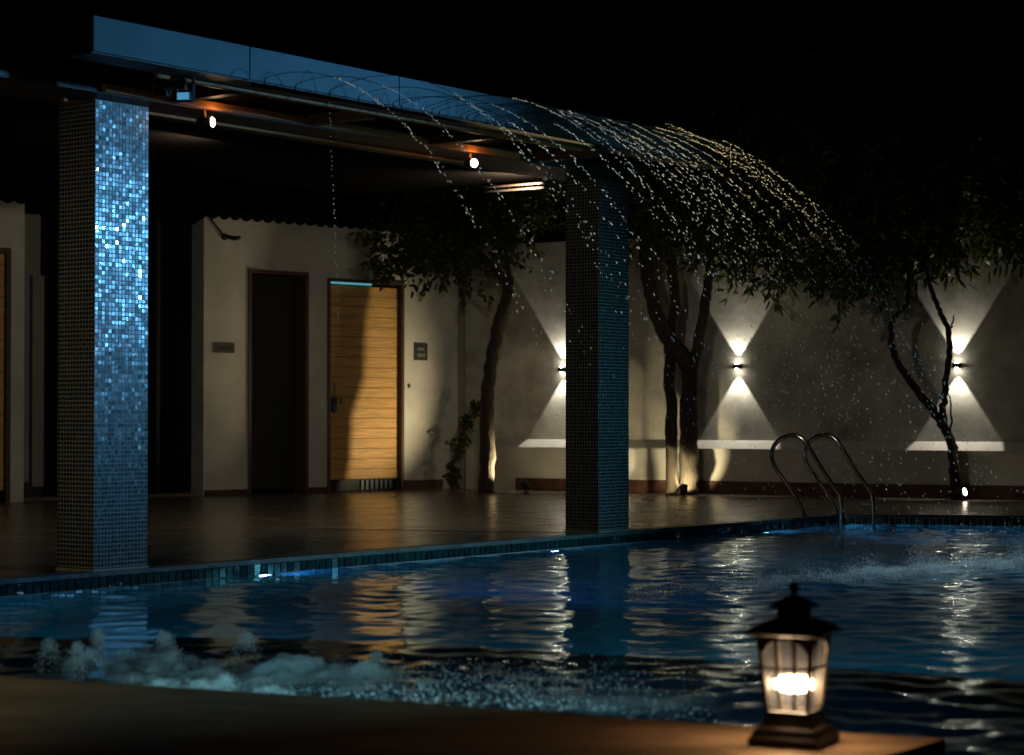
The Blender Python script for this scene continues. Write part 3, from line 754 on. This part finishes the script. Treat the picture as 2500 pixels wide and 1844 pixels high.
for k in range(1500):
    px = rj.gauss(1230, 190); py = rj.gauss(1672, 32)
    if py > 1722 + (px - 1100) * .06 or py < 1612: continue
    p = on_ground(px, py, WZ + .018); gl.append((p + Vector((0, 0, rj.uniform(0, .02))), Vector((rj.gauss(0, 1), rj.gauss(0, 1), 1)).normalized(), rj.choice((rj.uniform(.001, .0022), rj.uniform(.002, .0052))), 1.2))
for k in range(500):
    px = rj.uniform(300, 1750); py = 1690 + (px - 500) * .055 + rj.gauss(0, 16)
    p = on_ground(px, min(py, 1655 + px * .062), WZ + .02); gl.append((p + Vector((0, 0, rj.uniform(0, .03))), Vector((0, 0, 1)), rj.uniform(.001, .003), 1.2))
o = octs(gl, 'spa_droplets', M['drop']); tag(o, 'glinting droplets thrown up over the spa bubbles', kind='stuff')

# underwater lights set in the pool wall
for px, py, m, col, pw_, lab in ((643, 1399, 'pool_lens', (.08, .34, .98), 60, 'leftmost underwater pool light, glowing violet blue'),
                            (1350, 1337, 'pool_lens', (.10, .42, .92), 18, 'underwater pool light by the foot of the right column'),
                            (1865, 1299, 'pool_lens_w', (.2, .55, 1.0), 70, 'underwater pool light nearest the ladder, greenish white')):
    u = (px - 1250) / F; Y = (EDGE_D2 - .03) / (.6 - .8 * u); p = Vector((u * Y, Y, WZ - .075))
    e = empty('pool_light', p, PA, lab, 'pool light', 'underwater lights along the pool wall')
    s = MB(); s.lathe([(.055, 0), (.062, .006), (.058, .014), (.046, .016)], 24); o = s.build('light_ring', M['steel'], e, smooth=True); o.rotation_euler = (R(90), 0, 0)
    s = MB(); s.lathe([(.045, .010), (.040, .018), (.02, .021)], 24); o = s.build('lens', M[m], e, smooth=True); o.rotation_euler = (R(90), 0, 0)
    q = p + out1 * .06
    lamp('SPOT', 'pool_beam', tuple(q), col, pw_, tuple(q + D1 * 1.0 + out1 * .5), .03, 120, .6)
# spa and pool underwater glow
# hidden spots added under the near deck lip to wash the spa foam
for f_, e_ in ((.12, 5), (.30, 9), (.48, 9), (.66, 7), (.84, 9), (1.0, 7)):
    a_, b_ = near_pts[1], near_pts[3]; p = a_.lerp(b_, f_); p.y = float(np.interp(p.x, [q.x for q in near_pts], [q.y for q in near_pts]))
    lamp('SPOT', 'lip_fill', (p.x + .010, p.y + .022, -.034), (.24, .62, .78), e_ * .48, (p.x + .25, p.y + 1.0, .02), .006, 150, .5)
for x, y, z, c, e_, tx, ty in ((.6, 7.45, -.50, (.020, .36, .56), 52, 1.6, 12), (-1.9, 8.15, -.50, (.020, .36, .56), 44, -1.0, 11), (2.9, 7.2, -.55, (.020, .36, .56), 80, 3.4, 12),
                               (-.5, 5.70, -.35, (.10, .40, .95), 10, -.2, 7.0), (.35, 5.3, -.30, (.10, .45, .95), 10, .3, 7.0)):
    lamp('SPOT', 'underwater_fill', (x, y, z), c, e_, (tx, ty, -1.1), .05, 130, .6)  # unseen spots added under water for the spa and pool glow

# ------------------------------------------------------------------ pool ladder
lad_o = Vector((2.155, 15.55, 0))
lad = empty('pool_ladder', lad_o, 0, 'chrome pool ladder with two curved handrails at the far pool edge', 'ladder')
RAIL = [(1963, 1262), (1955, 1240), (1935, 1206), (1910, 1170), (1890, 1142), (1881, 1118), (1883, 1098), (1893, 1080), (1912, 1067), (1933, 1062), (1952, 1068), (1968, 1084), (1988, 1118), (2013, 1158), (2038, 1194), (2046, 1208), (2049, 1224), (2050, 1290)]
prof = [((1963 - a_) / 292, CAMH - (b_ - HOR) / 331 * (1 + .0)) for a_, b_ in RAIL]
def crom(P, n=5):
    out = []
    for i in range(len(P) - 1):
        p0, p1, p2, p3 = [Vector(P[max(0, min(len(P) - 1, j))]) for j in (i - 1, i, i + 1, i + 2)]
        for k in range(n):
            t = k / n; out.append(.5 * ((2 * p1) + (p2 - p0) * t + (2 * p0 - 5 * p1 + 4 * p2 - p3) * t * t + (3 * p1 - p0 - 3 * p2 + p3) * t ** 3))
    return out + [Vector(P[-1])]
sm = crom([(a_, 0, b_) for a_, b_ in prof]); zb = sm[0].z
for off in (0, .5):
    pts = [D1 * off + D2 * q.x + Vector((0, 0, max(q.z - zb, -.9) if q.z - zb > .02 or True else 0)) for q in sm]
    pts.append(pts[-1] + Vector((0, 0, -.75)))
    s = MB(); s.tube(pts, .0165, 14); r_ = s.build('handrail', M['steel'], lad, smooth=True)
    s = MB(); s.lathe([(.038, .0), (.038, .006), (.024, .016), (.019, .018)], 20, tuple(pts[0])); s.build('anchor_flange', M['steel'], lad, smooth=True)
for k in range(3):
    pp = D2 * sm[-1].x; s = MB(); z = -.30 - .25 * k
    vs = [D1 * .02 + pp, D1 * .48 + pp, D1 * .48 + pp + D2 * .09, D1 * .02 + pp + D2 * .09]
    s.add([(v.x, v.y, z) for v in vs] + [(v.x, v.y, z + .02) for v in vs], [(0, 3, 2, 1), (4, 5, 6, 7), (0, 1, 5, 4), (1, 2, 6, 5), (2, 3, 7, 6), (3, 0, 4, 7)])
    s.build('step', M['steel'], lad)

# ------------------------------------------------------------------ trees
def limb(mb, pts, r0, r1, seed=0, n=12):
    pts = [Vector(p) for p in pts]; P = crom(pts, 6); rr = random.Random(seed); m = len(P)
    rad = []
    for i in range(m):
        t = i / (m - 1); P[i] = P[i] + Vector((rr.gauss(0, .006), rr.gauss(0, .006), 0)) * (1 if 0 < i < m - 1 else 0)
        rad.append((r0 + (r1 - r0) * t) * (1 + rr.gauss(0, .05)))
    mb.tube(P, rad, n)
def leaves(blobs, n, seed, L=.09, W_=.03, mats=('leaf_a', 'leaf_b', 'leaf_c'), wts=(5, 4, 1), droop=.5, step=.022, jit=.02):
    rr = random.Random(seed); s = MB(); tw = sum(b[3] ** 2 for b in blobs)
    for c, ry, rz, wgt in [(b[0], b[1], b[2], b[3]) for b in blobs]:
        k = int(n * wgt ** 2 / tw)
        nb = max(3, k // 14)
        for j in range(nb):
            while True:
                a = Vector((rr.uniform(-1, 1), rr.uniform(-1, 1), rr.uniform(-1, 1)))
                if a.length < 1: break
            cc = c + Vector((a.x * wgt, a.y * ry, a.z * rz)); dirc = Vector((rr.gauss(0, 1), rr.gauss(0, 1), rr.gauss(-.3, .7))).normalized()
            for q in range(14):
                p = cc + dirc * (q * step) + Vector((rr.gauss(0, jit), rr.gauss(0, jit), rr.gauss(0, jit)))
                d = (Vector((rr.gauss(0, 1), rr.gauss(0, 1), rr.gauss(-droop, .6))) + dirc * .6).normalized()
                sd = d.cross(Vector((rr.gauss(0, 1), rr.gauss(0, 1), rr.gauss(0, 1)))).normalized(); up_ = d.cross(sd)
                l = L * rr.uniform(.6, 1.2); w2 = W_ * rr.uniform(.7, 1.2) * .5
                s.add([p, p + d * l * .3 + sd * w2, p + d * l * .35 + up_ * w2 * .3, p + d * l * .3 - sd * w2, p + d * l * .72 + sd * w2 * .75, p + d * l * .72 - sd * w2 * .75, p + d * l - up_ * .01],
                      [(0, 2, 1), (0, 3, 2), (1, 2, 5, 4) if False else (1, 2, 4), (2, 3, 5), (2, 5, 4), (4, 5, 6)], rr.choices(range(len(mats)), wts)[0])
    return s, [M[m] for m in mats]
def B(px, py, rp, Y, ry=.5, zs=1.0):
    p = at_depth(px, py, Y); r_ = rp / F * Y; return (p, ry, r_ * zs, r_)

# tree 1: leaning trunk in front of the white wall
Y1 = 20.55
t1 = empty('courtyard_tree', (at_depth(1185, 1203, Y1).x, Y1, 0), 0, 'leaning dark tree between the wooden door and the right column', 'tree', 'trees along the white walls')
def rel(o, p): return Vector(p) - Vector(o.location)
s = MB()
P1 = [at_depth(1187, 1208, Y1), at_depth(1190, 1100, Y1 + .045), at_depth(1188, 1000, Y1 + .09), at_depth(1197, 900, Y1 + .10), at_depth(1210, 830, Y1 + .10), at_depth(1226, 760, Y1 + .06), at_depth(1240, 705, Y1), at_depth(1215, 665, Y1 - .05), at_depth(1180, 630, Y1 - .1), at_depth(1140, 590, Y1 - .1)]
P1[0].z = -.01
limb(s, [rel(t1, p) for p in P1], .078, .035, 1)
limb(s, [rel(t1, p) for p in (at_depth(1232, 720, Y1), at_depth(1248, 690, Y1), at_depth(1235, 620, Y1), at_depth(1250, 540, Y1 + .1))], .035, .015, 2)
limb(s, [rel(t1, p) for p in (at_depth(1180, 632, Y1 - .1), at_depth(1110, 620, Y1 - .2), at_depth(1010, 600, Y1 - .3), at_depth(930, 620, Y1 - .35))], .025, .006, 3)
s.build('trunk', M['bark_dark'], t1, smooth=True)
s, mm = leaves([B(945, 615, 48, 20.2, .3), B(985, 640, 45, 20.2, .3, .8), B(1010, 590, 70, 20.2, .4), B(1080, 560, 95, 20.3), B(1080, 640, 55, 20.2, .4, .8), B(1170, 520, 105, 20.4), B(1130, 660, 40, 20.3, .3), B(1270, 530, 62, 20.6, .4, .9), B(1235, 640, 26, 20.5, .2, 1.4), B(1050, 470, 105, 20.6), B(1180, 420, 110, 20.6), B(1300, 440, 90, 20.8)], 6800, 4, .075, .040, droop=.9)
s.v = [tuple(rel(t1, p)) for p in s.v]; s.build('crown', mm, t1)

# tree 2: several trunks
Y2 = 20.0
t2 = empty('courtyard_tree', (at_depth(1660, 1205, Y2).x, Y2, 0), 0, 'dark tree with a forked trunk and a lit pale stem right of the column', 'tree', 'trees along the white walls')
s = MB()
A = [at_depth(1640, 1215, Y2 - .05), at_depth(1640, 1100, Y2 - .03), at_depth(1636, 960, Y2), at_depth(1634, 850, Y2 + .05), at_depth(1646, 740, Y2 + .08), at_depth(1640, 600, Y2 + .1), at_depth(1650, 480, Y2 + .1)]
A[0].z = -.01; limb(s, [rel(t2, p) for p in A], .058, .045, 5)
Bt = [at_depth(1682, 1215, Y2 + .05), at_depth(1682, 1100, Y2 + .05), at_depth(1684, 980, Y2 + .04), at_depth(1684, 905, Y2 + .02), at_depth(1655, 855, Y2), at_depth(1622, 815, Y2 - .03), at_depth(1597, 745, Y2 - .05), at_depth(1582, 660, Y2 - .05), at_depth(1578, 580, Y2), at_depth(1590, 480, Y2)]
Bt[0].z = -.01; limb(s, [rel(t2, p) for p in Bt], .092, .055, 6)
Rt = [at_depth(1686, 930, Y2 + .02), at_depth(1696, 885, Y2), at_depth(1712, 800, Y2 - .03), at_depth(1724, 725, Y2 - .03), at_depth(1736, 650, Y2), at_depth(1745, 560, Y2)]
limb(s, [rel(t2, p) for p in Rt], .062, .04, 7)
s.build('trunk', M['bark'], t2, smooth=True)
s, mm = leaves([B(1640, 520, 110, 20.0), B(1700, 590, 70, 19.9, .4), B(1790, 560, 100, 19.7), B(1840, 610, 75, 19.6, .4), B(1560, 500, 60, 20.2, .4), B(1900, 640, 70, 19.6, .4), B(1740, 430, 150, 19.9), B(1620, 400, 110, 20.1), B(1880, 480, 130, 19.7)], 7600, 8, .10, .034, droop=.8)
s.v = [tuple(rel(t2, p)) for p in s.v]; s.build('crown', mm, t2)

# tree 3
Y3 = 18.9
t3 = empty('courtyard_tree', (at_depth(2330, 1218, Y3).x, Y3, 0), 0, 'slender forked tree in front of the rightmost wall lamp', 'tree', 'trees along the white walls')
s = MB()
P3 = [at_depth(2334, 1226, Y3), at_depth(2330, 1150, Y3), at_depth(2322, 1085, Y3), at_depth(2300, 1035, Y3), at_depth(2268, 990, Y3), at_depth(2232, 945, Y3 + .03), at_depth(2195, 890, Y3 + .05), at_depth(2180, 845, Y3 + .05), at_depth(2180, 785, Y3 + .03), at_depth(2200, 762, Y3), at_depth(2216, 735, Y3), at_depth(2220, 690, Y3), at_depth(2222, 620, Y3), at_depth(2228, 520, Y3)]
P3[0].z = -.01; limb(s, [rel(t3, p) for p in P3], .050, .014, 9)
P3b = [at_depth(2306, 1045, Y3), at_depth(2302, 1000, Y3), at_depth(2308, 940, Y3), at_depth(2316, 880, Y3), at_depth(2318, 815, Y3), at_depth(2298, 765, Y3), at_depth(2278, 720, Y3), at_depth(2266, 660, Y3), at_depth(2262, 560, Y3)]
limb(s, [rel(t3, p) for p in P3b], .034, .018, 10)
for Q in ([(2199, 762), (2185, 725), (2160, 695), (2130, 660)], [(2318, 812), (2326, 790), (2330, 770)], [(2222, 650), (2205, 625), (2190, 590)], [(2268, 690), (2290, 650), (2300, 600)], [(2320, 1085), (2322, 1000), (2314, 950)]):
    limb(s, [rel(t3, at_depth(a_, b_, Y3 - .02)) for a_, b_ in Q], .012, .005, 11, 7)
s.build('trunk', M['bark'], t3, smooth=True)
s, mm = leaves([B(1990, 650, 60, 18.7, .4), B(2060, 640, 85, 18.6, .4), B(2140, 620, 90, 18.8), B(2230, 590, 95, 18.9), B(2300, 600, 55, 18.7, .3), B(2370, 540, 85, 18.9), B(2440, 560, 55, 18.7, .3), B(2490, 570, 60, 18.8), B(2050, 480, 150, 19), B(2230, 420, 190, 19), B(2420, 380, 170, 19), B(2150, 250, 200, 19.2), B(2400, 200, 190, 19.2), B(1960, 330, 150, 19.3)], 17000, 12, .12, .036, wts=(5, 4, 1), droop=.9)
s.v = [tuple(rel(t3, p)) for p in s.v]; s.build('crown', mm, t3)
# tall tree behind the garden wall
t4 = empty('background_tree', (1.2, 24.5, 0), 0, 'tall dark tree behind the garden wall, hardly visible at night', 'tree')
s = MB(); limb(s, [(0, 0, 0), (.1, 0, 1.5), (0, .1, 3), (.2, 0, 4.6)], .16, .05, 14); s.build('trunk', M['bark_dark'], t4, smooth=True)
s, mm = leaves([B(1420, 250, 150, 24.5, 1), B(1600, 220, 190, 24.5, 1), B(1800, 180, 180, 24.5, 1), B(1540, 420, 130, 24.5, 1)], 5200, 15, .12, .04)
s.v = [tuple(rel(t4, p)) for p in s.v]; s.build('crown', mm, t4)

# creeper on the wall corner
vy = 21.45
cr = empty('creeper', at_depth(1108, 1190, vy), 0, 'thin green creeper climbing in the wall corner', 'plant'); cr.location.z = 0
s = MB(); V1 = [at_depth(1112, 1200, vy), at_depth(1106, 1150, vy), at_depth(1118, 1080, vy), at_depth(1138, 1020, vy), at_depth(1162, 985, vy), at_depth(1180, 975, vy - .1)]; V1[0].z = 0
limb(s, [rel(cr, p) for p in V1], .008, .004, 16, 6); s.build('stem', M['bark_dark'], cr)
s, mm = leaves([B(1108, 1150, 14, vy, .06, 2.2), B(1120, 1080, 14, vy, .06, 2), B(1142, 1020, 14, vy, .06, 1.5), B(1165, 990, 13, vy, .06)], 420, 17, .05, .035, step=.004, jit=.022)
s.v = [tuple(rel(cr, p)) for p in s.v]; s.build('foliage', mm, cr)

# ------------------------------------------------------------------ ground spotlights at the trees
def groundlight(p, rz, tilt, lab, lens=True):
    e = empty('ground_spotlight', p, rz, lab, 'spotlight', 'spotlights on the ground by the trees')
    s = MB(); s.lathe([(.035, 0), (.035, .008), (.008, .012), (.008, .05)], 14); s.build('base', M['black_metal'], e)
    s = MB(); s.lathe([(.020, -.05), (.033, -.03), (.037, .03), (.040, .034)], 18); h = s.build('head', M['black_metal'], e, smooth=True); h.location = (0, 0, .07); h.rotation_euler = (R(tilt), 0, 0)
    s = MB(); s.lathe([(.034, .0345), (.034, .037)], 18); l = s.build('lens', M['lamp_hot'] if lens else M['black_glass'], e); l.location = (0, 0, .07); l.rotation_euler = (R(tilt), 0, 0)
    return e
gp1 = Vector((.13, 20.57, 0))
groundlight(gp1, R(-105), 50, 'ground spotlight right of the leaning tree, shining left', False)
lamp('SPOT', 'tree_uplight', (gp1.x - .05, gp1.y, .13), (1.0, .80, .46), 120, (gp1.x - 1.55, gp1.y + .30, 1.0), .012, 78, .85)
gp2 = Vector((on_ground(1669, 1212).x, 19.55, 0)); gp2.x = (1669 - 1250) / F * 19.55
groundlight(gp2, R(180), 35, 'ground spotlight at the foot of the forked trunk')
lamp('SPOT', 'tree_uplight', (gp2.x - .05, gp2.y + .02, .13), (1.0, .80, .44), 36, (gp2.x - .13, gp2.y + .42, .22), .015, 62, .2)
lamp('SPOT', 'tree_uplight', (gp2.x + .03, gp2.y + .24, .07), (1.0, .80, .44), 34, (gp2.x + .05, gp2.y + .42, .16), .012, 80, .5)
lamp('SPOT', 'tree_uplight', (gp2.x - .28, gp2.y + .75, .10), (1.0, .82, .52), 11, (gp2.x - 1.5, gp2.y + 1.7, .8), .02, 72, .3)  # extra spot away from the fixture, added to light the wall patch
gp3 = Vector(((2346 - 1250) / F * 18.7, 18.7, 0))
groundlight(gp3, R(52), 78, 'ground spotlight shining at the camera below the slender tree')
lamp('SPOT', 'tree_uplight', (gp3.x + .3, gp3.y + .1, .12), (1.0, .82, .46), 5, (gp3.x - .6, gp3.y - .2, 2.2), .03, 90, .8)
# crowns: faint garden light from below
lamp('SPOT', 'crown_uplight', ((1760 - 1250) / F * 18.8, 18.3, .1), (1.0, .88, .45), 16, ((1790 - 1250) / F * 19.5, 19.6, 2.3), .03, 60, .9)

# ------------------------------------------------------------------ lantern in the foreground
LZ = 4.80
ln = empty('lantern', ((1937 - 1250) / F * LZ, LZ, .005), R(-26.6), 'pagoda style garden lantern glowing on the foreground deck', 'lantern')
q2 = math.sqrt(2)
def sq(prof, name, m, bev=.0):
    s = MB(); s.lathe([(w_ / 2 * q2, z) for w_, z in prof], 4, rot=math.pi / 4); return s.build(name, m, ln, bevel=bev)
sq([(.165, 0), (.165, .012), (.150, .020), (.140, .034), (.118, .040), (.108, .056), (.098, .072)], 'base', M['lantern_metal'], .002)
s = MB()
TB, TT, ZB, ZT = .094, .124, .074, .240      # body width bottom/top
def wd(z): return TB + (TT - TB) * (z - ZB) / (ZT - ZB)
for sx in (1, -1):
    for sy in (1, -1):
        s.tube([(sx * wd(ZB) / 2, sy * wd(ZB) / 2, ZB), (sx * wd(ZT) / 2, sy * wd(ZT) / 2, ZT)], .0064, 8)
s.build('corner_posts', M['lantern_metal'], ln)
for k in range(4):
    Mr = Matrix.Rotation(k * math.pi / 2, 4, 'Z')
    def fp(u_, z, off=0): return Mr @ Vector((u_ * wd(z) / 2, -wd(z) / 2 + .002 - off, z))
    g = MB(); g.add([fp(-.95, ZB + .002), fp(.95, ZB + .002), fp(.95, ZT - .002), fp(-.95, ZT - .002)], [(0, 1, 2, 3)]); g.build('glass_pane', M['frosted'], ln)
    f_ = MB(); nseg = 12
    def ztop(u_): return ZT - .006 - .036 * (abs(u_) / .92) ** 3.0
    for i in range(nseg):
        u0 = -.95 + 1.9 * i / nseg; u1 = -.95 + 1.9 * (i + 1) / nseg
        a_, b_ = ztop(u0), ztop(u1)
        f_.add([fp(u0, a_, .004), fp(u1, b_, .004), fp(u1, ZT, .004), fp(u0, ZT, .004), fp(u0, a_, .0005), fp(u1, b_, .0005), fp(u1, ZT, .0005), fp(u0, ZT, .0005)], [(0, 1, 2, 3), (4, 7, 6, 5), (0, 4, 5, 1), (2, 6, 7, 3)])
    def bar(u0, u1, z0, z1, dp=.004):
        f_.add([fp(u0, z0, dp), fp(u1, z0, dp), fp(u1, z1, dp), fp(u0, z1, dp), fp(u0, z0, .0005), fp(u1, z0, .0005), fp(u1, z1, .0005), fp(u0, z1, .0005)],
               [(0, 1, 2, 3), (4, 7, 6, 5), (0, 4, 5, 1), (2, 6, 7, 3), (1, 5, 6, 2), (0, 3, 7, 4)])
    bar(-.43, -.28, ZB, ZT - .006, .0045); bar(.27, .42, ZB, ZT - .006, .0045); bar(-.95, .95, .166, .1725, .0038); bar(-.95, .95, ZB, ZB + .006, .0042)
    f_.build('window_grille', M['lantern_metal'], ln)
sq([(.118, .238), (.168, .246), (.172, .250), (.150, .262), (.110, .272), (.078, .279)], 'roof', M['lantern_metal'], .001)
sq([(.062, .2795), (.060, .300)], 'neck', M['lantern_metal'])
sq([(.066, .3005), (.092, .304), (.094, .307), (.060, .319), (.028, .329), (.016, .331)], 'upper_roof', M['lantern_metal'], .001)
s = MB(); s.lathe([(.007, .3315), (.007, .336), (.0115, .342), (.0125, .349), (.008, .357), (.003, .364)], 16); s.build('finial', M['lantern_metal'], ln, smooth=True)
s = MB(); s.lathe([(.010, .0725), (.010, .108), (.016, .1115)], 14); s.build('lamp_socket', M['black_metal'], ln)
s = MB(); s.lathe([(.016, .113), (.038, .117), (.0455, .125), (.0455, .136), (.038, .144), (.014, .148)], 20)
b_ = s.build('bulb', mat('lantern_bulb', (1, .9, .8), .4, emit=(1, .72, .47), estr=200), ln, smooth=True)

# fallen leaf on the deck
p = on_ground(958, 1216); s = MB()
s.add([(-.05, 0, .02), (-.02, .02, .002), (0, -.02, .004), (.03, .02, .003), (.055, 0, .025), (.0, .03, .012)], [(0, 2, 1), (1, 2, 5), (5, 2, 3), (3, 2, 4)])
o = s.build('fallen_leaf', M['leaf_b']); o.location = (p.x, p.y, .003); tag(o, 'dry curled leaf on the deck before the wooden door', 'leaf')
